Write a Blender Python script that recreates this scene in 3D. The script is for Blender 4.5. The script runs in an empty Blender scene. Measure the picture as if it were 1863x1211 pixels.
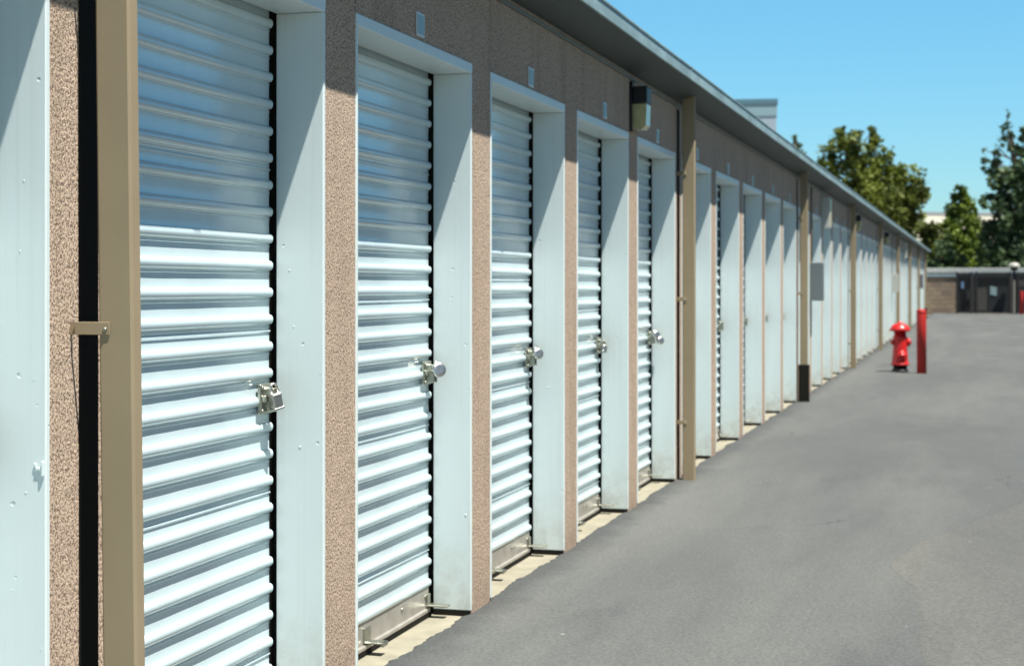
import bpy, math, random
from mathutils import Vector, Matrix, noise
R_ = math.radians
random.seed(7)
scene = bpy.context.scene
col = scene.collection

# ------------------------------------------------------------------ camera, sky, sun, exposure
CAM_X, CAM_Z, YAW, FPX = 1.917, 1.282, R_(15.713), 3000.0
cam_d = bpy.data.cameras.new('camera'); cam = bpy.data.objects.new('camera', cam_d); col.objects.link(cam)
cam.location = (CAM_X, 0, CAM_Z); cam.rotation_euler = (R_(90), 0, YAW)
cam_d.sensor_width = 36; cam_d.lens = 36 * FPX / 1863; cam_d.shift_y = -87.5 / 1863
cam_d.clip_start = .05; cam_d.clip_end = 3000
cam_d.dof.use_dof = True; cam_d.dof.focus_distance = 4.4; cam_d.dof.aperture_fstop = 6.0
scene.camera = cam

SUN = Vector((1, -.5, 2.87)).normalized()
world = bpy.data.worlds.new('World'); scene.world = world; world.use_nodes = True
wn = world.node_tree; bg = wn.nodes['Background']
sky = wn.nodes.new('ShaderNodeTexSky'); sky.sky_type = 'NISHITA'; sky.sun_disc = False
sky.sun_elevation = math.asin(SUN.z); sky.sun_rotation = math.atan2(SUN.x, SUN.y)
sky.altitude = 0; sky.air_density = 1.0; sky.dust_density = 0.15; sky.ozone_density = 3.5
tint = wn.nodes.new('ShaderNodeMix'); tint.data_type = 'RGBA'; tint.blend_type = 'MULTIPLY'
tint.inputs[0].default_value = 1; tint.inputs[7].default_value = (.62, 1.0, 1.11, 1)
wn.links.new(sky.outputs[0], tint.inputs[6])
# deeper blue overhead: added multiply dims the unseen upper sky to weaken ambient light
tc = wn.nodes.new('ShaderNodeTexCoord'); sx = wn.nodes.new('ShaderNodeSeparateXYZ'); wn.links.new(tc.outputs['Generated'], sx.inputs[0])
zr = wn.nodes.new('ShaderNodeMapRange'); zr.inputs[1].default_value = .18; zr.inputs[2].default_value = .42
wn.links.new(sx.outputs[2], zr.inputs[0])
tz = wn.nodes.new('ShaderNodeMapRange'); tz.inputs[1].default_value = .02; tz.inputs[2].default_value = .17; wn.links.new(sx.outputs[2], tz.inputs[0])
tm = wn.nodes.new('ShaderNodeMix'); tm.data_type = 'RGBA'; wn.links.new(tz.outputs[0], tm.inputs[0])
tm.inputs[6].default_value = (.63, .90, 1.02, 1); tm.inputs[7].default_value = (.63, 1.14, 1.20, 1); wn.links.new(tm.outputs[2], tint.inputs[7])
zm = wn.nodes.new('ShaderNodeMix'); zm.data_type = 'RGBA'; zm.blend_type = 'MULTIPLY'; zm.inputs[7].default_value = (.07, .20, .30, 1)
wn.links.new(tint.outputs[2], zm.inputs[6]); wn.links.new(zr.outputs[0], zm.inputs[0])
wn.links.new(zm.outputs[2], bg.inputs[0])
bg.inputs[1].default_value = .068
sun_d = bpy.data.lights.new('sun', 'SUN'); sun_d.energy = 5.0; sun_d.angle = R_(.5); sun_d.color = (1, .98, .92)
sun = bpy.data.objects.new('sun', sun_d); col.objects.link(sun)
sun.rotation_euler = SUN.to_track_quat('Z', 'Y').to_euler()
scene.view_settings.view_transform = 'Standard'; scene.view_settings.look = 'None'
scene.view_settings.exposure = .92; scene.view_settings.gamma = 1

# ------------------------------------------------------------------ materials
class NT:
    def __init__(s, m): s.t = m.node_tree; s.n = s.t.nodes; s.l = s.t.links; s.p = s.n['Principled BSDF']
    def new(s, k, **kw):
        x = s.n.new(k)
        for a, b in kw.items(): setattr(x, a, b)
        return x
def mat(name, rgb, rough=.6, metal=0, var=0, vscale=3, bump=0, bscale=80, bdist=.002, stretch=(1, 1, 1), spec=.5, coat=0, var_rgb=None, detail=6, coords='Object'):
    m = bpy.data.materials.new(name); m.use_nodes = True; T = NT(m); p = T.p
    p.inputs['Base Color'].default_value = (*rgb, 1); p.inputs['Roughness'].default_value = rough
    p.inputs['Metallic'].default_value = metal; p.inputs['Specular IOR Level'].default_value = spec
    if coat: p.inputs['Coat Weight'].default_value = coat; p.inputs['Coat Roughness'].default_value = .12
    geo = T.new('ShaderNodeNewGeometry'); mp = T.new('ShaderNodeMapping'); mp.inputs['Scale'].default_value = stretch
    T.l.new(geo.outputs['Position'], mp.inputs[0])
    m['_'] = 0
    if var:
        nz = T.new('ShaderNodeTexNoise'); nz.inputs['Scale'].default_value = vscale; nz.inputs['Detail'].default_value = detail
        nz.inputs['Roughness'].default_value = .6
        T.l.new(mp.outputs[0], nz.inputs['Vector'])
        r = T.new('ShaderNodeMapRange'); r.inputs[1].default_value = .3; r.inputs[2].default_value = .7
        T.l.new(nz.outputs[0], r.inputs[0])
        mx = T.new('ShaderNodeMix', data_type='RGBA'); T.l.new(r.outputs[0], mx.inputs[0])
        lo = var_rgb if var_rgb else tuple(c * (1 - var) for c in rgb)
        mx.inputs[6].default_value = (*lo, 1); mx.inputs[7].default_value = (*[min(1, c * (1 + (0 if var_rgb else var))) for c in rgb], 1)
        T.l.new(mx.outputs[2], p.inputs['Base Color'])
    if bump:
        nb = T.new('ShaderNodeTexNoise'); nb.inputs['Scale'].default_value = bscale; nb.inputs['Detail'].default_value = 4
        T.l.new(mp.outputs[0], nb.inputs['Vector'])
        b = T.new('ShaderNodeBump'); b.inputs['Strength'].default_value = bump; b.inputs['Distance'].default_value = bdist
        T.l.new(nb.outputs[0], b.inputs['Height']); T.l.new(b.outputs[0], p.inputs['Normal'])
    del m['_']
    return m

def stucco_mat():
    m = bpy.data.materials.new('stucco'); m.use_nodes = True; T = NT(m); p = T.p
    geo = T.new('ShaderNodeNewGeometry')
    p.inputs['Roughness'].default_value = .9; p.inputs['Specular IOR Level'].default_value = .2
    n1 = T.new('ShaderNodeTexNoise'); n1.inputs['Scale'].default_value = 190; n1.inputs['Detail'].default_value = 3
    n1.inputs['Distortion'].default_value = .6
    mp = T.new('ShaderNodeMapping'); mp.inputs['Scale'].default_value = (1, 1, .7)
    T.l.new(geo.outputs['Position'], mp.inputs[0]); T.l.new(mp.outputs[0], n1.inputs['Vector'])
    rp = T.new('ShaderNodeValToRGB'); e = rp.color_ramp.elements
    e[0].position = .40; e[0].color = (.0, .0, .0, 1); e[1].position = .52; e[1].color = (1, 1, 1, 1)
    T.l.new(n1.outputs[0], rp.inputs[0])
    n2 = T.new('ShaderNodeTexNoise'); n2.inputs['Scale'].default_value = 1.4; n2.inputs['Detail'].default_value = 8
    T.l.new(geo.outputs['Position'], n2.inputs['Vector'])
    mx = T.new('ShaderNodeMix', data_type='RGBA'); mx.inputs[6].default_value = (.53, .395, .295, 1); mx.inputs[7].default_value = (.69, .53, .395, 1)
    T.l.new(n2.outputs[0], mx.inputs[0])
    sz = T.new('ShaderNodeSeparateXYZ'); T.l.new(geo.outputs['Position'], sz.inputs[0])
    ft = T.new('ShaderNodeMapRange'); ft.inputs[1].default_value = .28; ft.inputs[2].default_value = .0; T.l.new(sz.outputs[2], ft.inputs[0])
    nf = T.new('ShaderNodeTexNoise'); nf.inputs['Scale'].default_value = 9; nf.inputs['Detail'].default_value = 6; T.l.new(geo.outputs['Position'], nf.inputs['Vector'])
    fm = T.new('ShaderNodeMath', operation='MULTIPLY'); T.l.new(ft.outputs[0], fm.inputs[0]); T.l.new(nf.outputs[0], fm.inputs[1])
    ms = T.new('ShaderNodeMapping'); ms.inputs['Scale'].default_value = (9, 9, .7); T.l.new(geo.outputs['Position'], ms.inputs[0])
    ns = T.new('ShaderNodeTexNoise'); ns.inputs['Scale'].default_value = 1; ns.inputs['Detail'].default_value = 5; T.l.new(ms.outputs[0], ns.inputs['Vector'])
    rs = T.new('ShaderNodeMapRange'); rs.inputs[1].default_value = .50; rs.inputs[2].default_value = .72; rs.inputs[4].default_value = .45; T.l.new(ns.outputs[0], rs.inputs[0])
    mm = T.new('ShaderNodeMath', operation='MAXIMUM'); T.l.new(fm.outputs[0], mm.inputs[0]); T.l.new(rs.outputs[0], mm.inputs[1])
    m0 = T.new('ShaderNodeMix', data_type='RGBA'); T.l.new(mm.outputs[0], m0.inputs[0]); T.l.new(mx.outputs[2], m0.inputs[6]); m0.inputs[7].default_value = (.36, .27, .195, 1)
    mx = m0
    m2 = T.new('ShaderNodeMix', data_type='RGBA'); m2.inputs[6].default_value = (.20, .145, .105, 1)
    T.l.new(rp.outputs[0], m2.inputs[0]); T.l.new(mx.outputs[2], m2.inputs[7])
    T.l.new(m2.outputs[2], p.inputs['Base Color'])
    b = T.new('ShaderNodeBump'); b.inputs['Strength'].default_value = .9; b.inputs['Distance'].default_value = .004
    T.l.new(n1.outputs[0], b.inputs['Height'])
    n3 = T.new('ShaderNodeTexNoise'); n3.inputs['Scale'].default_value = 14; n3.inputs['Detail'].default_value = 4
    T.l.new(geo.outputs['Position'], n3.inputs['Vector'])
    b2 = T.new('ShaderNodeBump'); b2.inputs['Strength'].default_value = .5; b2.inputs['Distance'].default_value = .006
    T.l.new(n3.outputs[0], b2.inputs['Height']); T.l.new(b.outputs[0], b2.inputs['Normal'])
    T.l.new(b2.outputs[0], p.inputs['Normal'])
    return m

def paint_mat():          # brushed, slightly chipped pale paint of the door frames
    m = bpy.data.materials.new('frame_paint'); m.use_nodes = True; T = NT(m); p = T.p
    geo = T.new('ShaderNodeNewGeometry')
    n2 = T.new('ShaderNodeTexNoise'); n2.inputs['Scale'].default_value = 1.6; n2.inputs['Detail'].default_value = 9; n2.inputs['Roughness'].default_value = .65
    mpv = T.new('ShaderNodeMapping'); mpv.inputs['Scale'].default_value = (1, 1, .6)
    T.l.new(geo.outputs['Position'], mpv.inputs[0]); T.l.new(mpv.outputs[0], n2.inputs['Vector'])
    mx = T.new('ShaderNodeMix', data_type='RGBA'); mx.inputs[6].default_value = (.62, .715, .70, 1); mx.inputs[7].default_value = (.76, .825, .81, 1)
    T.l.new(n2.outputs[0], mx.inputs[0])
    # small chips and specks
    v = T.new('ShaderNodeTexVoronoi'); v.inputs['Scale'].default_value = 17; v.inputs['Randomness'].default_value = 1
    T.l.new(geo.outputs['Position'], v.inputs['Vector'])
    n4 = T.new('ShaderNodeTexNoise'); n4.inputs['Scale'].default_value = 60
    T.l.new(geo.outputs['Position'], n4.inputs['Vector'])
    ad = T.new('ShaderNodeMath', operation='MULTIPLY_ADD'); ad.inputs[1].default_value = .10; T.l.new(n4.outputs[0], ad.inputs[0]); T.l.new(v.outputs['Distance'], ad.inputs[2])
    sp = T.new('ShaderNodeSeparateColor'); T.l.new(v.outputs['Color'], sp.inputs[0])
    g1 = T.new('ShaderNodeMath', operation='GREATER_THAN'); g1.inputs[1].default_value = .66; T.l.new(sp.outputs[0], g1.inputs[0])
    rr = T.new('ShaderNodeMapRange'); rr.inputs[1].default_value = .15; rr.inputs[2].default_value = .10; T.l.new(ad.outputs[0], rr.inputs[0])
    ch = T.new('ShaderNodeMath', operation='MULTIPLY'); T.l.new(g1.outputs[0], ch.inputs[0]); T.l.new(rr.outputs[0], ch.inputs[1])
    ml = T.new('ShaderNodeMath', operation='MULTIPLY'); ml.inputs[1].default_value = .5; T.l.new(ch.outputs[0], ml.inputs[0])
    m2 = T.new('ShaderNodeMix', data_type='RGBA'); T.l.new(ml.outputs[0], m2.inputs[0]); T.l.new(mx.outputs[2], m2.inputs[6])
    m2.inputs[7].default_value = (.42, .47, .46, 1)
    # splashed dirt low on the frames and thin rain streaks
    sz = T.new('ShaderNodeSeparateXYZ'); T.l.new(geo.outputs['Position'], sz.inputs[0])
    dr = T.new('ShaderNodeMapRange'); dr.inputs[1].default_value = .32; dr.inputs[2].default_value = .0; T.l.new(sz.outputs[2], dr.inputs[0])
    nd = T.new('ShaderNodeTexNoise'); nd.inputs['Scale'].default_value = 12; nd.inputs['Detail'].default_value = 7; nd.inputs['Roughness'].default_value = .7; T.l.new(geo.outputs['Position'], nd.inputs['Vector'])
    rd = T.new('ShaderNodeMapRange'); rd.inputs[1].default_value = .42; rd.inputs[2].default_value = .70; T.l.new(nd.outputs[0], rd.inputs[0])
    dm = T.new('ShaderNodeMath', operation='MULTIPLY'); T.l.new(dr.outputs[0], dm.inputs[0]); T.l.new(rd.outputs[0], dm.inputs[1])
    ms = T.new('ShaderNodeMapping'); ms.inputs['Scale'].default_value = (60, 60, .8); T.l.new(geo.outputs['Position'], ms.inputs[0])
    ns = T.new('ShaderNodeTexNoise'); ns.inputs['Scale'].default_value = 1; ns.inputs['Detail'].default_value = 4; T.l.new(ms.outputs[0], ns.inputs['Vector'])
    rs = T.new('ShaderNodeMapRange'); rs.inputs[1].default_value = .56; rs.inputs[2].default_value = .74; rs.inputs[4].default_value = .18; T.l.new(ns.outputs[0], rs.inputs[0])
    mm = T.new('ShaderNodeMath', operation='MAXIMUM'); T.l.new(dm.outputs[0], mm.inputs[0]); T.l.new(rs.outputs[0], mm.inputs[1])
    m3 = T.new('ShaderNodeMix', data_type='RGBA'); T.l.new(mm.outputs[0], m3.inputs[0]); T.l.new(m2.outputs[2], m3.inputs[6]); m3.inputs[7].default_value = (.50, .50, .44, 1)
    T.l.new(m3.outputs[2], p.inputs['Base Color'])
    p.inputs['Roughness'].default_value = .38
    # vertical brush marks
    mp = T.new('ShaderNodeMapping'); mp.inputs['Scale'].default_value = (140, 140, 5)
    T.l.new(geo.outputs['Position'], mp.inputs[0])
    n5 = T.new('ShaderNodeTexNoise'); n5.inputs['Scale'].default_value = 1; n5.inputs['Detail'].default_value = 3; T.l.new(mp.outputs[0], n5.inputs['Vector'])
    b = T.new('ShaderNodeBump'); b.inputs['Strength'].default_value = .25; b.inputs['Distance'].default_value = .001; T.l.new(n5.outputs[0], b.inputs['Height'])
    b2 = T.new('ShaderNodeBump'); b2.inputs['Strength'].default_value = .8; b2.inputs['Distance'].default_value = .002; b2.invert = True
    T.l.new(ch.outputs[0], b2.inputs['Height']); T.l.new(b.outputs[0], b2.inputs['Normal'])
    T.l.new(b2.outputs[0], p.inputs['Normal'])
    return m

def asphalt_mat(name='asphalt', k=1.0, tone=(1, 1, 1)):
    m = bpy.data.materials.new(name); m.use_nodes = True; T = NT(m); p = T.p
    geo = T.new('ShaderNodeNewGeometry'); pos = geo.outputs['Position']
    def nz(scale, det=6, st=(1, 1, 1), rough=.68, w=0):
        mp = T.new('ShaderNodeMapping'); mp.inputs['Scale'].default_value = st; mp.inputs['Location'].default_value = (w, w * .7, 0)
        T.l.new(pos, mp.inputs[0])
        n = T.new('ShaderNodeTexNoise'); n.inputs['Scale'].default_value = scale; n.inputs['Detail'].default_value = det; n.inputs['Roughness'].default_value = rough
        T.l.new(mp.outputs[0], n.inputs['Vector']); return n.outputs[0]
    def mr(src, a, b, c=0, d=1):
        r = T.new('ShaderNodeMapRange'); r.inputs[1].default_value = a; r.inputs[2].default_value = b; r.inputs[3].default_value = c; r.inputs[4].default_value = d
        T.l.new(src, r.inputs[0]); return r.outputs[0]
    def mix(f, a, b, bt='MIX'):
        x = T.new('ShaderNodeMix', data_type='RGBA', blend_type=bt)
        if hasattr(f, 'node'): T.l.new(f, x.inputs[0])
        else: x.inputs[0].default_value = f
        for i, q in ((6, a), (7, b)):
            if hasattr(q, 'node'): T.l.new(q, x.inputs[i])
            else: x.inputs[i].default_value = (*q, 1)
        return x.outputs[2]
    c = mix(mr(nz(.35, 7, (1, .45, 1)), .38, .62), (.064, .067, .066), (.082, .084, .080))
    c = mix(mr(nz(.8, 7, (1, .16, 1), w=7), .44, .68, 0, .85), c, (.102, .103, .097))           # dusty worn patches
    c = mix(mr(nz(1.6, 5, (1, .35, 1), w=3), .57, .74, 0, .45), c, (.046, .050, .052))           # damp and oil-darkened spots
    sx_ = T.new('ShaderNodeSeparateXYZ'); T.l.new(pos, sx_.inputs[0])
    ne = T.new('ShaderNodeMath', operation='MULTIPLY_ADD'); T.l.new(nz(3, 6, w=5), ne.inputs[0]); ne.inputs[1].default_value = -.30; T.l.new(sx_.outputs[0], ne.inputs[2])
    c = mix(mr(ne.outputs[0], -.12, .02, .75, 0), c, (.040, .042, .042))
    # hairline cracks
    wv = T.new('ShaderNodeTexNoise'); wv.inputs['Scale'].default_value = 2.5; wv.inputs['Detail'].default_value = 6; T.l.new(pos, wv.inputs['Vector'])
    wa = T.new('ShaderNodeVectorMath', operation='MULTIPLY_ADD'); wa.inputs[1].default_value = (.5, .5, 0); T.l.new(wv.outputs['Color'], wa.inputs[0]); T.l.new(pos, wa.inputs[2])
    vo = T.new('ShaderNodeTexVoronoi', feature='DISTANCE_TO_EDGE'); vo.inputs['Scale'].default_value = .38; T.l.new(wa.outputs[0], vo.inputs['Vector'])
    ck = mr(vo.outputs['Distance'], .0018, .0040, 1, 0); mk = mr(nz(.6, 3, w=33), .56, .64)
    cm = T.new('ShaderNodeMath', operation='MULTIPLY'); T.l.new(ck, cm.inputs[0]); T.l.new(mk, cm.inputs[1])
    c = mix(cm.outputs[0], c, (.040, .042, .042))
    # tyre-worn lanes run along the yard
    c = mix(mr(nz(1.1, 3, (1, .04, 1), w=11), .50, .70, 0, .5), c, (.066, .070, .072))
    # fine aggregate
    c = mix(mr(nz(70, 5), .38, .64, 0, .75), c, mix(1, c, (1.75, 1.75, 1.7), 'MULTIPLY'))
    v = T.new('ShaderNodeTexVoronoi'); v.inputs['Scale'].default_value = 9; T.l.new(pos, v.inputs['Vector'])
    sp = T.new('ShaderNodeSeparateColor'); T.l.new(v.outputs['Color'], sp.inputs[0])
    g = T.new('ShaderNodeMath', operation='GREATER_THAN'); g.inputs[1].default_value = .93; T.l.new(sp.outputs[0], g.inputs[0])
    g2 = T.new('ShaderNodeMath', operation='LESS_THAN'); g2.inputs[1].default_value = .07; T.l.new(v.outputs['Distance'], g2.inputs[0])
    g3 = T.new('ShaderNodeMath', operation='MULTIPLY'); T.l.new(g.outputs[0], g3.inputs[0]); T.l.new(g2.outputs[0], g3.inputs[1])
    c = mix(g3.outputs[0], c, (.30, .30, .28))                                        # pale pebbles
    c = mix(1, c, tuple(k * q for q in tone), 'MULTIPLY')
    T.l.new(c, p.inputs['Base Color'])
    p.inputs['Roughness'].default_value = .85; p.inputs['Specular IOR Level'].default_value = .3
    b = T.new('ShaderNodeBump'); b.inputs['Strength'].default_value = .35; b.inputs['Distance'].default_value = .004; T.l.new(nz(110, 4), b.inputs['Height'])
    T.l.new(b.outputs[0], p.inputs['Normal'])
    return m

M = dict(
    stucco=stucco_mat(), paint=paint_mat(), asphalt=asphalt_mat(),
    asphalt_old=asphalt_mat('old_asphalt', 1.06, (1.03, 1, .965)),
    curtain=mat('curtain_steel', (.64, .765, .785), .27, metal=.15, var=.08, vscale=1.3, stretch=(1, 2.2, .6), bump=.05, bscale=7, bdist=.004, spec=.6, coat=.5),
    black=mat('rubber_and_shadow_black', (.016, .015, .012), .8, spec=.1),
    bar=mat('bottom_bar_metal', (.40, .375, .33), .42, metal=.35, var=.15, vscale=14, bump=.1, bscale=60),
    steel=mat('zinc_steel', (.40, .40, .33), .34, metal=.85, var=.2, vscale=30),
    chrome=mat('padlock_steel', (.62, .61, .57), .36, metal=1),
    tan=mat('downspout_tan', (.31, .245, .155), .65, var=.10, vscale=1.6, bump=.06, bscale=9, spec=.2),
    concrete=mat('concrete', (.27, .245, .18), .85, var=.16, vscale=9, bump=.35, bscale=110, bdist=.003),
    fascia=mat('fascia_paint', (.225, .31, .315), .5, var=.3, vscale=3.5, stretch=(1, .7, 1.5)),
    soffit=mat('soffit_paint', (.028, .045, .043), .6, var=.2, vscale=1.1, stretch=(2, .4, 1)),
    trim=mat('trim_tan', (.15, .135, .11), .5),
    plate=mat('plate_face', (.30, .42, .44), .4), plate_rim=mat('plate_rim', (.62, .68, .69), .4),
    lampblack=mat('lamp_housing', (.012, .012, .014), .45), lens=mat('lamp_lens', (.48, .44, .22), .25, var=.15, vscale=12, spec=.6, coat=.4),
    greybox=mat('cabinet_grey', (.15, .175, .18), .5), palebox=mat('cabinet_pale', (.50, .50, .45), .5),
    slate=mat('cabinet_slate', (.10, .10, .13), .5),
    red=mat('hydrant_red', (.55, .014, .014), .42, var=.25, vscale=11, coat=.15), blackpaint=mat('black_paint', (.012, .013, .015), .5),
    redb=mat('bollard_red', (.42, .016, .011), .5, var=.28, vscale=8, stretch=(1, 1, .4)),
    roof=mat('roof_membrane', (.45, .46, .45), .8, var=.1),
    block=mat('block_tan', (.30, .235, .175), .9, var=.16, vscale=1.6, bump=.3, bscale=30),
    cap=mat('wall_cap', (.52, .53, .49), .8, var=.1), capblue=mat('cap_blue', (.30, .39, .42), .6),
    gate=mat('gate_black', (.014, .014, .013), .6), screen=mat('gate_screen', (.060, .055, .046), .8, var=.2),
    soil=mat('soil', (.22, .19, .14), .95, var=.2, vscale=.3),
    cream=mat('cream_wall', (.86, .81, .66), .8, var=.06), greyroof=mat('grey_roof', (.30, .31, .32), .7),
    lav=mat('lavender_wall', (.37, .44, .50), .8, var=.03), navy=mat('navy_cap', (.10, .20, .25), .6), bluecap=mat('blue_band', (.26, .38, .42), .6),
    sign_white=mat('sign_white', (.24, .33, .33), .5), sign_blue=mat('sign_blue', (.16, .25, .40), .5),
    bark=mat('bark', (.11, .085, .06), .9, var=.3, vscale=4, bump=.5, bscale=15, bdist=.02),
    dome=mat('lamp_dome', (.38, .37, .31), .4),
)
def bsplit(m):  # mortar courses on the block wall
    T = NT(m); p = T.p
    geo = T.new('ShaderNodeNewGeometry'); mp = T.new('ShaderNodeMapping'); mp.inputs['Rotation'].default_value = (R_(90), 0, 0)
    T.l.new(geo.outputs['Position'], mp.inputs[0])
    br = T.new('ShaderNodeTexBrick'); br.inputs['Scale'].default_value = 1; br.inputs['Brick Width'].default_value = .4; br.inputs['Row Height'].default_value = .2
    br.inputs['Mortar Size'].default_value = .012
    br.inputs['Color1'].default_value = (.22, .16, .12, 1); br.inputs['Color2'].default_value = (.34, .26, .17, 1); br.inputs['Mortar'].default_value = (.16, .14, .12, 1)
    T.l.new(mp.outputs[0], br.inputs['Vector']); T.l.new(br.outputs[0], p.inputs['Base Color'])
bsplit(M['block'])
def leaf_mat(name, lo, hi):
    m = bpy.data.materials.new(name); m.use_nodes = True; T = NT(m); p = T.p
    geo = T.new('ShaderNodeNewGeometry'); n = T.new('ShaderNodeTexNoise'); n.inputs['Scale'].default_value = .9; n.inputs['Detail'].default_value = 5
    T.l.new(geo.outputs['Position'], n.inputs['Vector'])
    r = T.new('ShaderNodeMapRange'); r.inputs[1].default_value = .35; r.inputs[2].default_value = .65; T.l.new(n.outputs[0], r.inputs[0])
    mx = T.new('ShaderNodeMix', data_type='RGBA'); mx.inputs[6].default_value = (*lo, 1); mx.inputs[7].default_value = (*hi, 1); T.l.new(r.outputs[0], mx.inputs[0])
    T.l.new(mx.outputs[2], p.inputs['Base Color']); p.inputs['Roughness'].default_value = .6; p.inputs['Specular IOR Level'].default_value = .3
    tr = T.new('ShaderNodeBsdfTranslucent'); T.l.new(mx.outputs[2], tr.inputs[0])
    ms = T.new('ShaderNodeMixShader'); ms.inputs[0].default_value = .25
    T.l.new(p.outputs[0], ms.inputs[1]); T.l.new(tr.outputs[0], ms.inputs[2]); T.l.new(ms.outputs[0], T.n['Material Output'].inputs[0])
    return m
M['leaf_olive'] = leaf_mat('leaf_olive', (.050, .070, .012), (.20, .235, .036))
M['leaf_green'] = leaf_mat('leaf_green', (.045, .082, .014), (.20, .27, .036))
M['leaf_dark'] = leaf_mat('leaf_dark', (.055, .092, .048), (.11, .165, .065))

# ------------------------------------------------------------------ mesh helpers
class MB:
    def __init__(s): s.v = []; s.f = []; s.mi = []; s.sm = []
    def add(s, vs, fs, mi=0, smooth=False, mtx=None):
        o = len(s.v)
        s.v += [tuple(mtx @ Vector(v)) if mtx else tuple(v) for v in vs]
        for f in fs: s.f.append(tuple(i + o for i in f)); s.mi.append(mi); s.sm.append(smooth)
        return s
    def box(s, a, b, mi=0, bev=0, mtx=None):
        x0, y0, z0 = a; x1, y1, z1 = b
        if bev <= 0:
            vs = [(x, y, z) for x in (x0, x1) for y in (y0, y1) for z in (z0, z1)]
            return s.add(vs, [(0, 1, 3, 2), (4, 6, 7, 5), (0, 4, 5, 1), (2, 3, 7, 6), (0, 2, 6, 4), (1, 5, 7, 3)], mi, False, mtx)
        vs = []; k = bev; idx = {}
        for ix, x in enumerate((x0, x1)):
            for iy, y in enumerate((y0, y1)):
                for iz, z in enumerate((z0, z1)):
                    sx, sy, sz = (1 - 2 * ix), (1 - 2 * iy), (1 - 2 * iz)
                    for ax in range(3):
                        p = [x + (k * sx if ax != 0 else 0), y + (k * sy if ax != 1 else 0), z + (k * sz if ax != 2 else 0)]
                        idx[(ix, iy, iz, ax)] = len(vs); vs.append(p)
        fs = []
        for ax in range(3):
            for sd in (0, 1):
                q = []
                for (a_, b_) in ((0, 0), (1, 0), (1, 1), (0, 1)):
                    c = [0, 0, 0]; c[ax] = sd; c[(ax + 1) % 3] = a_; c[(ax + 2) % 3] = b_
                    q.append(idx[(*c, ax)])
                fs.append(tuple(q) if sd else tuple(reversed(q)))
        for ax in range(3):     # edge strips along axis ax
            o1, o2 = (ax + 1) % 3, (ax + 2) % 3
            for a_ in (0, 1):
                for b_ in (0, 1):
                    c0 = [0, 0, 0]; c1 = [0, 0, 0]; c0[o1] = c1[o1] = a_; c0[o2] = c1[o2] = b_; c1[ax] = 1
                    q = (idx[(*c0, o1)], idx[(*c1, o1)], idx[(*c1, o2)], idx[(*c0, o2)])
                    fs.append(q if (a_ ^ b_) else tuple(reversed(q)))
        for ix in (0, 1):
            for iy in (0, 1):
                for iz in (0, 1):
                    q = tuple(idx[(ix, iy, iz, a_)] for a_ in range(3)); fs.append(q if (ix + iy + iz) % 2 else tuple(reversed(q)))
        return s.add(vs, fs, mi, False, mtx)
    def lathe(s, prof, n=24, mi=0, mtx=None, smooth=True):
        vs = []; fs = []
        for r, z in prof:
            for i in range(n): a = 2 * math.pi * i / n; vs.append((r * math.cos(a), r * math.sin(a), z))
        for j in range(len(prof) - 1):
            for i in range(n): fs.append((j * n + i, j * n + (i + 1) % n, (j + 1) * n + (i + 1) % n, (j + 1) * n + i))
        if prof[0][0] > 0: fs.append(tuple(reversed(range(n))))
        if prof[-1][0] > 0: fs.append(tuple((len(prof) - 1) * n + i for i in range(n)))
        return s.add(vs, fs, mi, smooth, mtx)
    def tube(s, pts, rad, n=8, mi=0, mtx=None):
        pts = [Vector(p) for p in pts]; rr = rad if isinstance(rad, (list, tuple)) else [rad] * len(pts)
        vs = []; fs = []
        for k, p in enumerate(pts):
            d = (pts[min(k + 1, len(pts) - 1)] - pts[max(k - 1, 0)]).normalized()
            u = d.orthogonal().normalized() if k == 0 else (u - d * u.dot(d)).normalized()
            w = d.cross(u)
            for i in range(n): a = 2 * math.pi * i / n; vs.append(p + (u * math.cos(a) + w * math.sin(a)) * rr[k])
        for j in range(len(pts) - 1):
            for i in range(n): fs.append((j * n + i, j * n + (i + 1) % n, (j + 1) * n + (i + 1) % n, (j + 1) * n + i))
        fs.append(tuple(reversed(range(n)))); fs.append(tuple((len(pts) - 1) * n + i for i in range(n)))
        return s.add(vs, fs, mi, True, mtx)
    def mesh(s, name, mats):
        me = bpy.data.meshes.new(name); me.from_pydata(s.v, [], s.f)
        for m in (mats if isinstance(mats, (list, tuple)) else [mats]): me.materials.append(m)
        me.polygons.foreach_set('material_index', s.mi); me.polygons.foreach_set('use_smooth', s.sm); me.update(); return me
    def build(s, name, mats, parent=None, loc=(0, 0, 0)):
        o = bpy.data.objects.new(name, s.mesh(name, mats)); col.objects.link(o); o.location = loc
        if parent: o.parent = parent
        return o
def inst(name, me, parent, loc=(0, 0, 0)):
    o = bpy.data.objects.new(name, me); col.objects.link(o); o.parent = parent; o.location = loc; return o
def tag(o, label=None, cat=None, group=None, kind=None):
    if label: o['label'] = label
    if cat: o['category'] = cat
    if group: o['group'] = group
    if kind: o['kind'] = kind
    return o
def empty(name, loc=(0, 0, 0), rz=0):
    o = bpy.data.objects.new(name, None); col.objects.link(o); o.location = loc; o.rotation_euler = (0, 0, rz); o.empty_display_size = .2; return o
def copy_tree(o, parent=None):
    c = o.copy(); col.objects.link(c); c.parent = parent
    for ch in [x for x in bpy.data.objects if x.parent == o]: copy_tree(ch, c)
    return c
cY, sY = math.cos(YAW), math.sin(YAW)
def at(u, v, D):          # world point seen at photo pixel (u, v) at depth D along the view axis
    r = (u - 931) / FPX * D
    return Vector((CAM_X - D * sY + r * cY, D * cY + r * sY, CAM_Z + (518 - v) / FPX * D))

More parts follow.
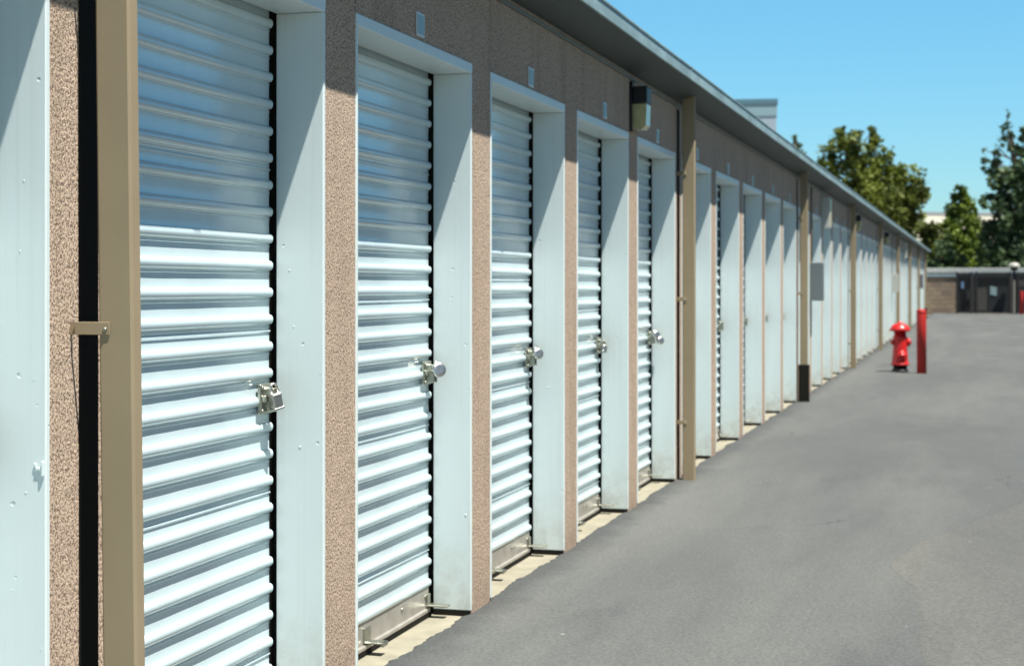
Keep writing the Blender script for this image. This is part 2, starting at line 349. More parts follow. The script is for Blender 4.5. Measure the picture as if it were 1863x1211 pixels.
# ------------------------------------------------------------------ the ground
G = -.012
PITCH, W0, WID = 1.524, 3.433, 1.264        # unit pitch, wall edge of unit 0, opening width
U0, U1 = -4, 40
Y_START, Y_END = W0 + PITCH * U0 - .30, W0 + PITCH * (U1 + 1)
g = MB(); g.add([(-700, -700, -.09), (700, -700, -.09), (700, 900, -.09), (-700, 900, -.09)], [(0, 1, 2, 3)])
tag(g.build('ground', M['soil']), kind='structure')
# asphalt yard: its edge runs ragged against the door slabs and the pillars
a = MB(); ys = []; y = Y_START - 6
while y < 78.5: ys.append(y); y += .015 if 0 < y < 14 else (.05 if y < 30 else .25)
vs = []
for y in ys:
    q = (y - W0) % PITCH; edge = -.012
    if 0 < q < WID and Y_START < y < Y_END:
        w = min(1, q / .12, (WID - q) / .05)
        edge = -.012 - w * (.012 + .022 * noise.noise((y * 3.1, 0, 0)) + .012 * noise.noise((y * 17, 3, 0)) + .008 * noise.noise((y * 55, 9, 0)))
    hz = .004 * noise.noise((y * 20, 5, 5))
    vs += [(edge - .004, y, -.05), (edge, y, G - .007 + hz), (edge + .018, y, G), (60, y, G)]
fs = []
for i in range(len(ys) - 1):
    for j in range(3): k = i * 4 + j; fs.append((k, k + 1, k + 5, k + 4))
a.add([(v[0], v[1], v[2]) for v in vs], [tuple(reversed(f)) for f in fs])
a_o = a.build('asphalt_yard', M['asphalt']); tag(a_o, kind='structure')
# older, paler paving to the right of a wandering seam
b = MB(); vs = []; n = 0; y = 2.0
key = [(2, 2.2), (4, 1.95), (5.8, 1.76), (7.2, 1.66), (7.8, 1.53), (8.6, 1.66), (10, 2.1), (13, 3.1), (18, 4.0), (30, 5.5)]
while y < 30:
    for (ya, xa), (yb, xb) in zip(key[:-1], key[1:]):
        if ya <= y <= yb: x = xa + (xb - xa) * (y - ya) / (yb - ya)
    x += .05 * noise.noise((y * .9, 1, 1)) + .012 * noise.noise((y * 7, 1, 4))
    vs += [(x, y, G + .0006), (x + .02, y, G + .003), (x + .6, y, G + .004), (60, y, G + .004)]; n += 1; y += .05
b.add(vs, [(i * 4 + j, i * 4 + j + 1, i * 4 + j + 5, i * 4 + j + 4) for i in range(n - 1) for j in (0, 1, 2)])
tag(b.build('old_asphalt', M['asphalt_old']), kind='structure')

# ------------------------------------------------------------------ the storage building
B = empty('storage_building', (0, 0, 0))
tag(B, 'long tan stucco storage building with a row of white roll up doors and white frames', 'building')
ZH = 2.155                                   # top of the door frames
w = MB()
units = range(U0, U1 + 1)
def YO(i): return PITCH * i - (.033 if i < 0 else 0)     # the first pillar is a little wider
zt = 2.56
def pillar(y0, y1): w.box((-.15, y0, -.06), (0, y1, ZH))
pillar(Y_START, W0 + YO(U0))
for i in units: pillar(W0 + YO(i) + WID, W0 + YO(i + 1))
edges = [Y_START] + [W0 + PITCH * i for i in units if i > U0] + [Y_END]
for e0, e1 in zip(edges[:-1], edges[1:]):   # panels above the doors with a control joint between
    w.box((-.15, e0 + .003, ZH), (0, e1 - .003, zt))
w.box((-.152, Y_START, ZH + .002), (-.2, Y_END, zt))
w.box((-9.2, Y_START, -.06), (-9.0, Y_END, zt))
w.box((-9.0, Y_START, -.06), (-.151, Y_START + .2, zt)); w.box((-9.0, Y_END - .2, -.06), (-.151, Y_END, zt))
w.build('wall', M['stucco'], B)
f = MB(); f.box((-.55, Y_START + .3, -.08), (-.004, Y_END - .3, -.0225)); f.build('threshold_slab', M['concrete'], B)
# eaves
EX = .231
def sheet(name, pts, m, y0=Y_START - .1, y1=Y_END + .12, n=60, extra=None):
    mb = MB(); vs = []; k = len(pts)
    for i in range(n + 1):
        y = y0 + (y1 - y0) * i / n
        dz = .004 * noise.noise((y * .6, 2, 0)); vs += [(x, y, z + dz) for x, z in pts]
    fs = [(i * k + j, (i + 1) * k + j, (i + 1) * k + (j + 1) % k, i * k + (j + 1) % k) for i in range(n) for j in range(k)]
    fs += [tuple(range(k)), tuple(reversed([n * k + j for j in range(k)]))]
    mb.add(vs, fs)
    if extra: extra(mb)
    return mb.build(name, m, B)
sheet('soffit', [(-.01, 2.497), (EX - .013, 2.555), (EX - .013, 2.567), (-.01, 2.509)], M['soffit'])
def laps(gs):
    yy = Y_START + .8
    while yy < Y_END: gs.box((EX - .002, yy, 2.5445), (EX + .0028, yy + .045, 2.6115)); gs.box((EX + .001, yy + .002, 2.6118), (EX + .0085, yy + .043, 2.6215)); yy += 3.05
sheet('gutter', [(EX - .012, 2.546), (EX, 2.546), (EX, 2.610), (EX + .006, 2.612), (EX + .006, 2.620), (EX - .012, 2.620)], M['fascia'], n=140, extra=laps)
sheet('roof', [(-9.4, 2.72), (EX - .014, 2.575), (EX - .014, 2.615), (-9.4, 2.95)], M['roof'])
sheet('eave_trim', [(.0, 2.462), (.010, 2.462), (.012, 2.478), (.0, 2.478)], M['trim'])

# door frames
def lump_on(m, seed):      # blisters in the old paint of the jamb
    rnd = random.Random(seed); y1 = W0 + WID - .017
    for k in range(20):
        x = -.145 + .14 * rnd.random() ** .7; z = .12 + 1.9 * rnd.random(); s = rnd.uniform(.0008, .0026) * (1.8 if k % 9 == 0 else 1)
        T_ = Matrix.Translation((x, y1, z)) @ Matrix.Rotation(R_(90), 4, 'X') @ Matrix.Rotation(rnd.uniform(0, 3), 4, 'Z') @ Matrix.Diagonal((1, rnd.uniform(.4, 1.4), .55, 1))
        m.lathe([(s, -.0002), (s * .9, s * .5), (s * .5, s * .85), (.00001, s)], 7, 0, T_)
def frame_mesh(lumps=None):
    m = MB(); y0, y1 = W0, W0 + WID; t = .017
    m.box((-.153, y0, .0), (.004, y0 + t, ZH - .042), 0, .003)
    m.box((-.153, y1 - t, .0), (.004, y1, ZH - .042), 0, .003)
    m.box((-.153, y0, ZH - .0415), (.005, y1, ZH), 0, .003)
    if lumps: lump_on(m, lumps)
    return m.mesh('door_frame', M['paint'])
FRAME = frame_mesh()
FRAMES = [frame_mesh(3), frame_mesh(8)]
def curtain_mesh(seed):
    m = MB(); y0, y1 = W0 - .03, W0 + WID - .017 - .020; X = -.166
    prof = [(0, .098)]
    k = 0; z = .108; P = .0822
    while z < 2.13:
        for j in range(9):
            t = math.pi * j / 8
            prof.append((.0125 * math.sin(t) ** .85, z - .0152 * math.cos(t)))
        zz = z + .0152
        k += 1
        if (k + seed) % 6 == 2: prof += [(-.001, zz + .003), (-.001, zz + .026), (.0030, zz + .030), (.0030, zz + .033), (-.001, zz + .037), (-.001, zz + .041), (.0012, zz + .044), (-.0014, zz + .0475)]
        else: prof += [(-.001, zz + .004), (-.001, zz + .041), (.0007, zz + .0425), (.0007, zz + .0455), (-.0014, zz + .0480)]
        z += P
    NY = 26; vs = []
    for i in range(NY + 1):
        y = y0 + (y1 - y0) * i / NY
        for x, z in prof:
            e = .0012 * noise.noise((y * 2.4, z * 3.5, seed)) + .00045 * noise.noise((y * 9, z * 12, seed + 5))
            dz = .0018 * noise.noise((y * 1.3, z * .9, seed + 9))
            vs.append((X + x + e, y, z + dz))
    n = len(prof); fs = [(i * n + j, (i + 1) * n + j, (i + 1) * n + j + 1, i * n + j + 1) for i in range(NY) for j in range(n - 1)]
    m.add(vs, fs, 0, True)
    me = m.mesh('roll_up_door', M['curtain']); me.set_sharp_from_angle(angle=R_(24)); return me
CUR = [curtain_mesh(s) for s in (1, 12, 23)]
yR = W0 + WID - .017; yL = W0 + .017
m = MB()
m.box((-.172, yL - .04, .012), (-.160, yR - .035, .100), 0, .002)
m.box((-.170, yL - .04, -.004), (-.150, yR - .04, .014), 0, .004)       # folded foot
for yy in (yL + .32, yR - .35, yR - .06, yR - .08): m.lathe([(.008, 0), (.008, .003), (.004, .006)], 10, 1, Matrix.Translation((-.160, yy, .062)) @ Matrix.Rotation(R_(90), 4, 'Y'))
BAR = m.mesh('bottom_bar', [M['bar'], M['steel']])
m = MB(); m.box((-.150, yL - .04, -.0222), (-.162, yR - .03, -.004)); SEAL = m.mesh('bottom_seal', M['black'])
m = MB()                                                                   # lift handle
m.box((-.160, yL + .47, .020), (-.152, yL + .53, .075), 0, .002)
m.box((-.156, yL + .475, .018), (-.085, yL + .525, .026), 0, .003)
m.box((-.094, yL + .475, .010), (-.085, yL + .525, .026), 0, .002)
PULL = m.mesh('pull_handle', M['steel'])
m = MB(); m.box((-.158, yR - .075, .022), (-.070, yR - .030, .030), 0, .003); m.box((-.158, yR - .07, .03), (-.152, yR - .035, .07), 0, .002); STOP = m.mesh('stop_clip', M['steel'])
m = MB(); m.box((-.225, yR - .06, -.02), (-.205, yR + .09, 2.15)); m.box((-.205, yR + .012, -.02), (-.156, yR + .09, 2.15)); m.box((-.225, yL - .13, -.02), (-.205, yL + .03, 2.15))
m.box((-.225, yL, 2.108), (-.205, yR, 2.15)); m.box((-.15, yR - .0015, -.03), (-.002, yR + .012, -.0008)); m.box((-.15, yL - .012, -.03), (-.002, yL + .0015, -.0008)); GUIDE_AND_SHADE = m.mesh('door_guide_and_gap_shade', M['black'])  # last two boxes: black strips added to darken the gap under the jambs
m = MB()                                                                    # slide latch
Zl = .94
m.box((-.160, yR - .122, Zl - .048), (-.148, yR - .034, Zl + .044), 0, .003)
m.box((-.150, yR - .115, Zl - .012), (-.136, yR - .020, Zl + .010), 0, .003)
m.box((-.150, yR - .095, Zl - .040), (-.118, yR - .088, Zl + .030), 0, .002)
m.box((-.150, yR - .060, Zl - .040), (-.118, yR - .053, Zl + .030), 0, .002)
m.lathe([(.007, 0), (.007, .004), (.003, .006)], 10, 0, Matrix.Translation((-.148, yR - .113, Zl + .032)) @ Matrix.Rotation(R_(90), 4, 'Y'))
m.lathe([(.007, 0), (.007, .004), (.003, .006)], 10, 0, Matrix.Translation((-.148, yR - .113, Zl - .038)) @ Matrix.Rotation(R_(90), 4, 'Y'))
LATCH = m.mesh('latch', M['steel'])
yc = W0 + WID / 2
m = MB(); s_ = .043
m.box((.001, yc - s_, 2.211 - s_), (.006, yc + s_, 2.211 + s_), 1, .001)
m.box((.006, yc - s_ + .009, 2.211 - s_ + .009), (.0075, yc + s_ - .009, 2.211 + s_ - .009), 0)
PLATE = m.mesh('number_plate', [M['plate'], M['plate_rim']])
for i in units:
    o = (0, YO(i), 0)
    inst('door_frame', FRAMES[i % 2] if -2 < i < 6 else FRAME, B, o)
    jit = random.uniform(-.006, .006) if i not in (0, 1) else 0
    d = inst('roll_up_door', CUR[i % 3], B, o)
    inst('bottom_bar', BAR, d); inst('bottom_seal', SEAL, d); inst('door_guide_and_gap_shade', GUIDE_AND_SHADE, d); inst('latch', LATCH, d, (0, 0, jit))
    if i < 14: inst('pull_handle', PULL, d); inst('stop_clip', STOP, d)
    inst('number_plate', PLATE, B, (0, YO(i), random.uniform(-.004, .004)))

pf = MB(); yj = W0 + YO(-1) + WID - .017
pf.box((-.020, yj - .0045, .885), (-.0064, yj - .0004, .892), 0, .0015); pf.box((-.006, yj - .006, .873), (.001, yj - .0004, .905), 0, .0015); pf.box((-.024, yj - .0035, .8925), (-.0185, yj - .0004, .901), 0, .001)
pf.build('peeling_paint', M['paint'], B)
# downspouts
def downspout(n, x0, lean, boot=False):
    yd = 3.225 + PITCH * n; w_, dp = .084, .043
    m = MB(); z0, z1 = -.02, 2.56
    def xo(z): return x0 + (.009 if n == 0 else 0) + lean * (.55 - z)
    sec = [(0, .006), (.006, 0), (w_ - .006, 0), (w_, .006), (w_, dp - .006), (w_ - .006, dp), (.006, dp), (0, dp - .006)]
    zs = [z0, .5, 1.0, 1.5, 2.0, z1]; vs = []
    for z in zs: vs += [(xo(z) + a_, yd + b_, z) for a_, b_ in sec]
    fs = [(j * 8 + i, j * 8 + (i + 1) % 8, (j + 1) * 8 + (i + 1) % 8, (j + 1) * 8 + i) for j in range(5) for i in range(8)]
    fs += [tuple(reversed(range(8))), tuple(range(40, 48))]
    m.add(vs, fs); o = m.build('downspout', M['tan'], B)
    for z in (.37, 1.187, 2.02):
        st = MB(); xx = xo(z)
        st.box((.014, yd - .0035, z - .014), (xx + .030, yd - .001, z + .014), 0, .0008)
        st.box((-.002, yd + .001, z - .014), (.0165, yd + .004, z + .014))
        st.lathe([(.005, 0), (.005, .002), (.002, .004)], 10, 1, Matrix.Translation((xx + .019, yd - .0035, z - .002)) @ Matrix.Rotation(R_(90), 4, 'X'))
        st.build('strap', [M['tan'], M['steel']], o)
    js = MB(); yj = yd + x0 * .5; js.box((.0005, yj + .003, -.02), (.005, yj + .080, 2.45)); js.build('shadow_strip', M['black'], o)  # black strip stands in for the downspout's cast shadow on the wall
    if boot:
        bt = MB(); bt.box((xo(.2) - .018, yd - .014, -.03), (xo(.2) + w_ + .016, yd + dp + .014, .40), 0, .006); bt.build('boot', M['black'], o)
    return o
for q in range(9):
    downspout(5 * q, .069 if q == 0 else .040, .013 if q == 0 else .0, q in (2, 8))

# wall lights, cabinets on the pillars
def pc(n): return W0 - .13 + PITCH * n
def wall_light(n):
    y = pc(n); o = MB()
    o.box((.0, y - .085, 2.175), (.012, y + .085, 2.43), 0, .003)
    o.box((.012, y - .07, 2.325), (.097, y + .07, 2.425), 0, .006); r = o.build('wall_light', M['lampblack'], B)
    l = MB(); prof = [(.012, 2.178), (.070, 2.178), (.090, 2.20), (.094, 2.322), (.012, 2.322)]
    vs = [(x, y - .062, z) for x, z in prof] + [(x, y + .062, z) for x, z in prof]
    l.add(vs, [(4, 3, 2, 1, 0), (5, 6, 7, 8, 9)] + [(k, (k + 1) % 5, 5 + (k + 1) % 5, 5 + k) for k in range(5)]); l.build('lens', M['lens'], r)
    c = MB(); c.tube([(.010, y - .095, 2.45), (.010, y - .095, 2.16)], .008, 8); c.build('conduit', M['lampblack'], r)
for n in (4, 16, 22): wall_light(n)
def flood(n, h=.40, m='palebox'):
    y = pc(n); o = MB(); o.box((0, y - .11, 2.01), (.115, y + .11, 2.01 + h), 0, .006); r = o.build('floodlight', M[m], B)
    q = MB(); q.box((.115, y - .09, 2.03), (.119, y + .09, 2.38), 0, .002); q.build('lens', M['lens'], r)
flood(12); flood(28, .42)
def cabinet(n, z0, z1, dx, m, hw=.10):
    y = pc(n); o = MB(); o.box((0, y - hw, z0), (dx, y + hw, z1), 0, .005); r = o.build('electrical_cabinet', M[m], B)
    d = MB(); d.box((dx, y - hw + .01, z0 + .012), (dx + .006, y + hw - .01, z1 - .012), 0, .002); d.build('door', M[m], r)
    c = MB(); c.tube([(.014, y, z1), (.014, y, 2.45)], .011, 8); c.build('conduit', M['tan'], r)
    return r
cabinet(11, 1.09, 1.55, .150, 'greybox')['label'] = 'dark grey electrical cabinet'
cabinet(24, 1.10, 1.54, .150, 'palebox')['label'] = 'pale grey electrical cabinet'
cabinet(37, 1.15, 1.65, .120, 'slate')['label'] = 'slate grey electrical cabinet'

# the facing row across the yard (out of frame to the right, it shows in the door reflections)
OP = empty('storage_building', (7.3, 66.5, 0), math.pi); OP.scale = (1, 1, 1.3)
tag(OP, 'taller tan stucco storage row out of frame across the yard facing the long building', 'building')
w = MB(); w.box((-.15, -1, -.06), (0, W0, ZH))
for i in range(41): w.box((-.15, W0 + PITCH * i + WID, -.06), (0, W0 + PITCH * (i + 1), ZH))
w.box((-.15, -1, ZH), (0, W0 + PITCH * 41, zt)); w.box((-6, -1, -.06), (-.30, W0 + PITCH * 41, zt)); w.build('wall', M['stucco'], OP)
m = MB(); m.box((-6.3, -1.2, zt), (.23, W0 + PITCH * 41 + .2, zt + .09)); m.build('roof', M['fascia'], OP)
for i in range(41):
    inst('door_frame', FRAME, OP, (0, PITCH * i, 0)); d = inst('roll_up_door', CUR[i % 3], OP, (0, PITCH * i, 0)); inst('bottom_bar', BAR, d)

# ------------------------------------------------------------------ padlocks on the latches
def shackle(m, r, h, rad, mtx):
    pts = [(0, -r, 0)] + [(0, -r * math.cos(t), h + r * math.sin(t)) for t in [math.pi * k / 8 for k in range(9)]] + [(0, r, 0)]
    m.tube(pts, rad, 8, 0, mtx)
def disc_lock(i, dy, z, r, label, x=-.105):
    y = yR + PITCH * i + dy; e = empty('padlock', (x, y, z), R_(-48)); tag(e, label, 'padlock', 'padlocks on the door latches')
    m = MB(); T_ = Matrix.Rotation(R_(78), 4, 'Y')
    m.lathe([(r * .55, -.013), (r * .9, -.012), (r, -.006), (r, .006), (r * .9, .012), (r * .55, .0135), (r * .2, .0125), (.001, .0125)], 28, 0, T_)
    m.build('body', M['chrome'], e)
    s = MB(); s.tube([(-.004, -r * .5, r * .45), (-.012, -r * .2, r * 1.02), (-.016, r * .1, r * 1.05), (-.014, r * .5, r * .6)], .0045, 8); s.build('shackle', M['chrome'], e)
def box_lock(i, dy, z, w_, h, tilt, label, x=-.118):
    y = yR + PITCH * i + dy; e = empty('padlock', (x, y, z)); e.rotation_euler = (R_(tilt), 0, R_(-25)); tag(e, label, 'padlock', 'padlocks on the door latches')
    m = MB(); m.box((-.013, -w_ / 2, -h), (.013, w_ / 2, -.006), 0, .004); m.box((-.0145, -w_ / 2 - .002, -h + .000), (.0145, w_ / 2 + .002, -h + .010), 0, .003); m.build('body', M['chrome'], e)
    s = MB(); shackle(s, w_ * .33, .018, .0042, Matrix.Translation((0, 0, -.008))); s.build('shackle', M['chrome'], e)
box_lock(0, -.092, .962, .038, .058, 12, 'square silver padlock tilted on the latch of the nearest door')
disc_lock(1, -.078, .950, .030, 'round silver disc padlock on the second door from the left, largest disc lock')
disc_lock(2, -.084, .952, .027, 'round silver disc padlock on the third door from the left')
box_lock(3, -.080, .945, .034, .048, -12, 'small bluish padlock hanging on the fourth door from the left')
disc_lock(4, -.095, .955, .026, 'upper of two small shiny round padlocks on the fifth door from the left')
disc_lock(4, -.055, .915, .026, 'lower of two small shiny round padlocks on the fifth door from the left', -.085)

# ------------------------------------------------------------------ hydrant and bollards
hp = at(1637, 676, 3000 * (CAM_Z - G) / 158)
H = empty('fire_hydrant', (hp.x, hp.y, G), YAW); tag(H, 'red fire hydrant with a black base standing on the asphalt beside the red bollard', 'hydrant')
m = MB(); m.lathe([(.125, 0), (.125, .03), (.105, .035), (.105, .10)], 28); m.build('base', M['blackpaint'], H)
m = MB(); m.lathe([(.105, .10), (.135, .10), (.137, .125), (.118, .135), (.118, .17), (.106, .33), (.098, .44), (.098, .49), (.106, .50), (.106, .525), (.090, .53), (.088, .60)], 32); m.build('barrel', M['red'], H)
m = MB(); m.lathe([(.080, .60), (.145, .605), (.150, .63), (.140, .65), (.115, .69), (.07, .715), (.03, .722), (.026, .724), (.026, .75), (.001, .752)], 32)
for k in range(8):
    t = R_(45 * k + 12); m.lathe([(.011, 0), (.011, .012), (.004, .016)], 6, 0, Matrix.Translation((.134 * math.cos(t), .134 * math.sin(t), .636)))
m.box((-.165, -.02, .612), (-.12, .02, .628), 0, .004); m.build('bonnet', M['red'], H)
def outlet(name, rz, z, r, ln, s=.06):
    q = MB(); T_ = Matrix.Rotation(rz, 4, 'Z') @ Matrix.Translation((s, 0, z)) @ Matrix.Rotation(R_(90), 4, 'Y')
    q.lathe([(r * .75, 0), (r * .75, ln * .45), (r, ln * .5), (r, ln * .8), (r * .8, ln * .92), (r * .28, ln * .93), (r * .28, ln * 1.15), (.001, ln * 1.16)], 20, 0, T_); q.build(name, M['red'], H)
outlet('hose_outlet', R_(0), .44, .062, .095, .06); outlet('hose_outlet', R_(180), .44, .040, .07, .065); outlet('pumper_outlet', R_(-88), .25, .068, .06, .085)
m = MB(); m.tube([(.13, -.02, .40), (.12, -.035, .36), (.09, -.06, .34), (.06, -.085, .33)], .004, 6); m.build('chain', M['blackpaint'], H)
def bollard(u, v, label, h, r=.070, lean=0, Y=None):
    p = at(u, v, Y / (cY + (u - 931) / FPX * sY) if Y else 3000 * (CAM_Z - G) / (v - 518)); e = empty('bollard', (p.x, p.y, G)); e.rotation_euler = (0, R_(lean), 0)
    tag(e, label, 'bollard', 'red bollards')
    m = MB(); m.lathe([(r, -.03), (r, h - .045), (r * .97, h - .04), (r, h - .035), (r * .97, h - .015), (r * .8, h - .004), (r * .3, h + .004), (.001, h + .005)], 28); m.build('post', M['redb'], e)
    m = MB(); m.lathe([(r + .001, h - .047), (r + .004, h - .046), (r + .004, h - .041), (r + .001, h - .040)], 28); m.build('collar', M['redb'], e)
bollard(1676.5, 679, 'red painted round bollard standing right of the fire hydrant', .935, lean=-.4)
bollard(1858, 569.5, 'small far red bollard in front of the black gate beside the post lamp', 1.02, .075, Y=75.4)

# ------------------------------------------------------------------ far end of the yard
YW = 77.6
Wl = empty('perimeter_wall', (0, YW, 0)); tag(Wl, 'low tan block wall with grey capping closing the far end of the yard', 'wall')
m = MB(); m.box((-16, 0, -.08), (30, .2, 1.66)); m.build('block_face', M['block'], Wl)
m = MB(); m.box((-16, -.045, 1.66), (30, .23, 1.77)); m.build('blue_band', M['capblue'], Wl)
m = MB(); m.box((-16, -.06, 1.83), (30, .28, 2.04), 0, .01); m.box((-16, .0, 1.77), (30, .2, 1.83)); m.build('cap', M['cap'], Wl)
YG = 76.9
def xg(u): D = (YG) / (cY + (u - 931) / FPX * sY); return CAM_X - D * sY + (u - 931) / FPX * D * cY
Gt = empty('steel_gate', (xg(1740), YG, 0)); tag(Gt, 'black steel gate with bars and dark screening in front of the far wall', 'gate')
gx = lambda u: xg(u) - xg(1740)
def gb(name, boxes, mm):
    m = MB()
    for u0, u1, z0, z1, y0, y1 in boxes: m.box((gx(u0), y0, z0), (gx(u1), y1, z1))
    return m.build(name, M[mm], Gt)
for u in (1740.5, 1766.5, 1776, 1837, 1851): gb('post', [(u - 2, u + 2, -.05, 1.86, -.05, .05)], 'gate')
gb('top_rail', [(1742.6, 1764.4, 1.66, 1.80, -.03, .03), (1778.1, 1834.9, 1.62, 1.80, -.03, .03), (1853.1, 2100, 1.62, 1.80, -.03, .03)], 'gate')
gb('bottom_rail', [(1742.6, 1764.4, .03, .12, -.03, .03), (1778.1, 1834.9, .03, .14, -.03, .03), (1853.1, 2100, .03, .14, -.03, .03)], 'gate')
gb('screen', [(1768.6, 1773.9, .02, 1.75, -.008, .002), (1839.1, 1848.9, .02, 1.75, -.008, .002), (1742.6, 1764.4, .121, 1.659, -.008, .002), (1778.1, 1834.9, .141, 1.619, -.008, .002), (1853.1, 2100, .141, 1.619, -.008, .002)], 'screen')
gb('solid_panel', [(1797, 1834.8, .14, 1.22, -.03, -.012), (1853.2, 2100, .14, 1.22, -.03, -.012)], 'gate')
bars = []
for k in range(9): u = 1744.5 + k * 2.3; bars.append((u, u + .5, .12, 1.66, -.028, -.014))
for k in range(23): u = 1780 + k * 2.4; bars.append((u, u + .5, 1.23, 1.62, -.032, -.014))
gb('bars', bars, 'gate')
gb('lock_box', [(1757, 1764.2, .62, 1.08, -.12, -.03)], 'gate')
gb('sign', [(1748.5, 1753, 1.12, 1.42, -.05, -.04)], 'sign_blue')['label'] = 'small blue sign on the narrow gate leaf'
gb('sign', [(1801, 1807, .83, 1.22, -.05, -.04), (1807, 1813, .80, 1.18, -.05, -.04)], 'sign_white')['label'] = 'pale blue green sign on the wide gate leaf'
lx = xg(1844); L = empty('post_lamp', (lx, YG - .5, G)); tag(L, 'black post lamp with a pale dome cap in front of the black gate', 'lamp')
m = MB(); m.lathe([(.10, 0), (.10, .04), (.05, .05), (.045, 1.95)], 16); m.build('post', M['gate'], L)
m = MB(); m.lathe([(.04, 1.90), (.16, 1.95), (.17, 2.03), (.05, 2.06)], 20); m.build('collar', M['gate'], L)
m = MB(); m.lathe([(.05, 2.06), (.25, 2.06), (.27, 2.10), (.24, 2.19), (.15, 2.26), (.05, 2.28), (.001, 2.285)], 24); m.build('dome', M['dome'], L)

# buildings beyond
p0 = at(1412, 180, 80)
T1 = empty('tall_building', (p0.x, p0.y, 0), R_(8)); tag(T1, 'pale lavender block with a dark blue cap rising behind the storage roof', 'building')
hT = p0.z
m = MB(); m.box((-7, 0, -.05), (0, 9, hT - .82)); m.build('wall', M['lav'], T1)
m = MB(); m.box((-7.02, -.03, hT - .82), (.03, 9.03, hT - .22)); m.build('band', M['bluecap'], T1)
m = MB(); m.box((-7.06, -.07, hT - .22), (.07, 9.07, hT)); m.build('parapet_cap', M['navy'], T1)
p1 = at(1640, 385, 125)
T2 = empty('warehouse', (p1.x, p1.y, 0), R_(28)); tag(T2, 'low cream warehouse with grey roof edge glimpsed between the trees', 'building')
m = MB(); m.box((0, 0, -.05), (26, 20, p1.z - .25)); m.build('wall', M['cream'], T2)
m = MB(); m.box((-.02, -.02, p1.z - .25), (26.02, 20.02, p1.z)); m.build('roof', M['greyroof'], T2)
for k in range(4):
    m = MB(); m.box((3 + 5.6 * k, -.03, 1.2), (5.6 + 5.6 * k, -.002, 2.6)); m.build('window', M['navy'], T2)

# ------------------------------------------------------------------ trees
def tree(label, D, lobes, base_u, leafm, n, size, trunk_r=.2, seed=1, spread=1.0, cat='tree', droop=0):
    rnd = random.Random(seed)
    bp = at(base_u, 518, D); e = empty('tree', (bp.x, bp.y, -.05)); tag(e, label, cat, 'trees beyond the far wall')
    org = Vector((bp.x, bp.y, -.05)); S = D / FPX
    C = []
    for (u, v, ru, rv) in lobes:
        c = at(u, v, D) - org; off = rnd.uniform(-.5, .5) * ru * S; c += Vector((-sY, cY, 0)) * off
        C.append((c, ru * S, rv * S))
    tk = MB(); top = max(C, key=lambda q: q[0].z)[0]; hgt = top.z
    mid = [Vector((0, 0, 0)), Vector((.05, 0, hgt * .2)), Vector((top.x * .3, top.y * .3, hgt * .5)), Vector((top.x * .8, top.y * .8, hgt * .85)), top]
    tk.tube(mid, [trunk_r, trunk_r * .8, trunk_r * .6, trunk_r * .3, .03], 10)
    for c, ru, rv in C:
        st = mid[1].lerp(mid[3], min(1, max(0, (c.z - rv) / hgt))); st = Vector((st.x, st.y, max(.8, min(c.z - rv * .8, hgt * .8))))
        kx = [st, st.lerp(c, .5) + Vector((rnd.uniform(-.2, .2), rnd.uniform(-.2, .2), .1)), c + Vector((0, 0, rv * .5))]
        tk.tube(kx, [trunk_r * .4, trunk_r * .25, .02], 6)
        for _ in range(3):
            d = Vector((rnd.uniform(-1, 1), rnd.uniform(-1, 1), rnd.uniform(-.3, 1))).normalized()
            tk.tube([c, c + Vector((d.x * ru * .85, d.y * ru * .85, d.z * rv * .85))], [trunk_r * .18, .012], 5)
    tk.build('trunk', M['bark'], e)
    cr = MB(); vol = [ru * ru * rv for _, ru, rv in C]; tot = sum(q ** .75 for q in vol)
    vs = []; fs = []
    for (c, ru, rv), vl in zip(C, vol):
        cnt = int(n * vl ** .75 / tot)
        ncl = max(6, int(cnt / 26)); r0 = min(ru, rv)
        for _ in range(ncl):
            d = Vector((rnd.gauss(0, 1), rnd.gauss(0, 1), rnd.gauss(0, 1))).normalized(); k = rnd.uniform(.35, 1.08) ** .7
            cc = c + Vector((d.x * ru * k, d.y * ru * k, d.z * rv * k)); cs = rnd.uniform(.16, .34) * r0 * spread + size * .5
            for _ in range(cnt // ncl):
                q = cc + Vector((rnd.gauss(0, .5), rnd.gauss(0, .5), rnd.gauss(0, .5) - droop * rnd.random())) * cs
                a_ = Vector((rnd.gauss(0, 1), rnd.gauss(0, 1), rnd.gauss(0, .6))).normalized(); b_ = a_.cross(Vector((rnd.gauss(0, 1), rnd.gauss(0, 1), rnd.gauss(0, 1)))).normalized()
                s = size * rnd.uniform(.6, 1.2); o = len(vs)
                vs += [q - a_ * s, q + b_ * s * .55, q + a_ * s, q - b_ * s * .55]; fs.append((o, o + 1, o + 2, o + 3))
    cr.add(vs, fs); cr.build('crown', leafm, e)
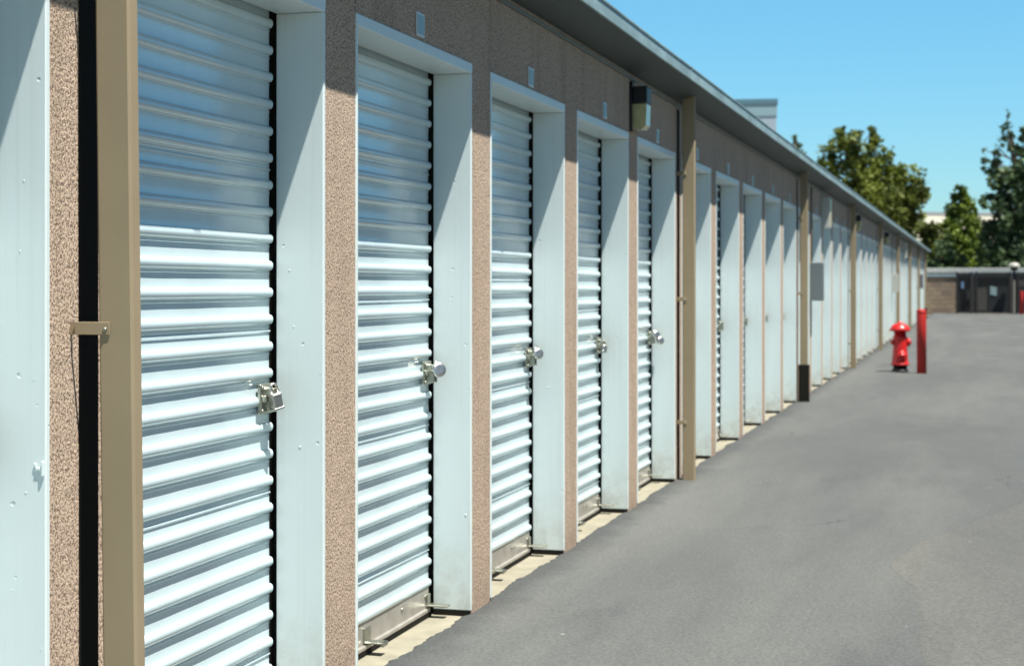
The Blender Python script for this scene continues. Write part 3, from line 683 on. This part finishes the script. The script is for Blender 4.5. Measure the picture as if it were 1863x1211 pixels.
tree('broad olive green tree rising behind the storage roof, widest crown', 96,
     [(1540, 262, 26, 30), (1590, 278, 18, 36), (1500, 285, 17, 20), (1560, 310, 34, 34), (1610, 320, 34, 40), (1645, 350, 34, 44), (1600, 380, 50, 44), (1655, 395, 28, 40), (1560, 350, 40, 36), (1590, 430, 60, 40), (1508, 320, 22, 24), (1668, 350, 14, 24), (1530, 240, 10, 10), (1584, 250, 8, 18)],
     1600, M['leaf_olive'], 15000, .17, .26, 3)
tree('small yellowish tree top just showing above the storage roof', 100, [(1445, 258, 5, 13), (1454, 280, 11, 20), (1466, 320, 26, 30), (1446, 350, 30, 30), (1455, 420, 40, 50)], 1458, M['leaf_olive'], 3500, .17, .2, 5)
tree('low yellow green tree at the end of the storage building', 88, [(1690, 425, 22, 24), (1697, 455, 20, 28), (1680, 470, 24, 30), (1690, 500, 28, 30)], 1692, M['leaf_olive'], 5000, .14, .14, 8)
tree('bright green conical tree between the olive tree and the dark tree', 92,
     [(1747, 350, 9, 20), (1748, 368, 15, 22), (1732, 378, 10, 20), (1748, 392, 22, 24), (1766, 388, 10, 22), (1742, 420, 30, 26), (1768, 425, 22, 28), (1722, 425, 12, 28), (1735, 452, 36, 30), (1772, 460, 32, 28), (1725, 478, 34, 26), (1750, 500, 56, 34)],
     1750, M['leaf_green'], 15000, .14, .2, 13)
tree('tall dark cedar with ragged upswept branches at the right edge', 84,
     [(1832, 222, 4, 22), (1838, 252, 8, 22), (1812, 275, 5, 26), (1814, 305, 10, 22), (1788, 280, 3, 14), (1793, 300, 6, 12), (1800, 318, 8, 14), (1850, 285, 14, 24), (1862, 250, 10, 34), (1824, 250, 5, 24), (1846, 312, 16, 22), (1830, 318, 20, 18), (1862, 330, 26, 26), (1808, 342, 14, 20), (1836, 355, 24, 22), (1800, 368, 16, 20), (1868, 375, 34, 26), (1815, 395, 26, 24), (1850, 412, 36, 28), (1812, 430, 28, 28), (1845, 452, 44, 32), (1810, 472, 34, 30), (1870, 480, 40, 36), (1900, 300, 30, 60), (1905, 400, 50, 60), (1840, 505, 70, 36), (1895, 235, 14, 34)],
     1868, M['leaf_dark'], 19000, .16, .13, 21, .8, droop=.3)
tree('dark shrubby tree low behind the block wall under the green cone tree', 86,
     [(1712, 470, 20, 26), (1735, 482, 22, 20), (1722, 500, 30, 24), (1700, 492, 22, 20)], 1720, M['leaf_dark'], 4000, .14, .12, 31)
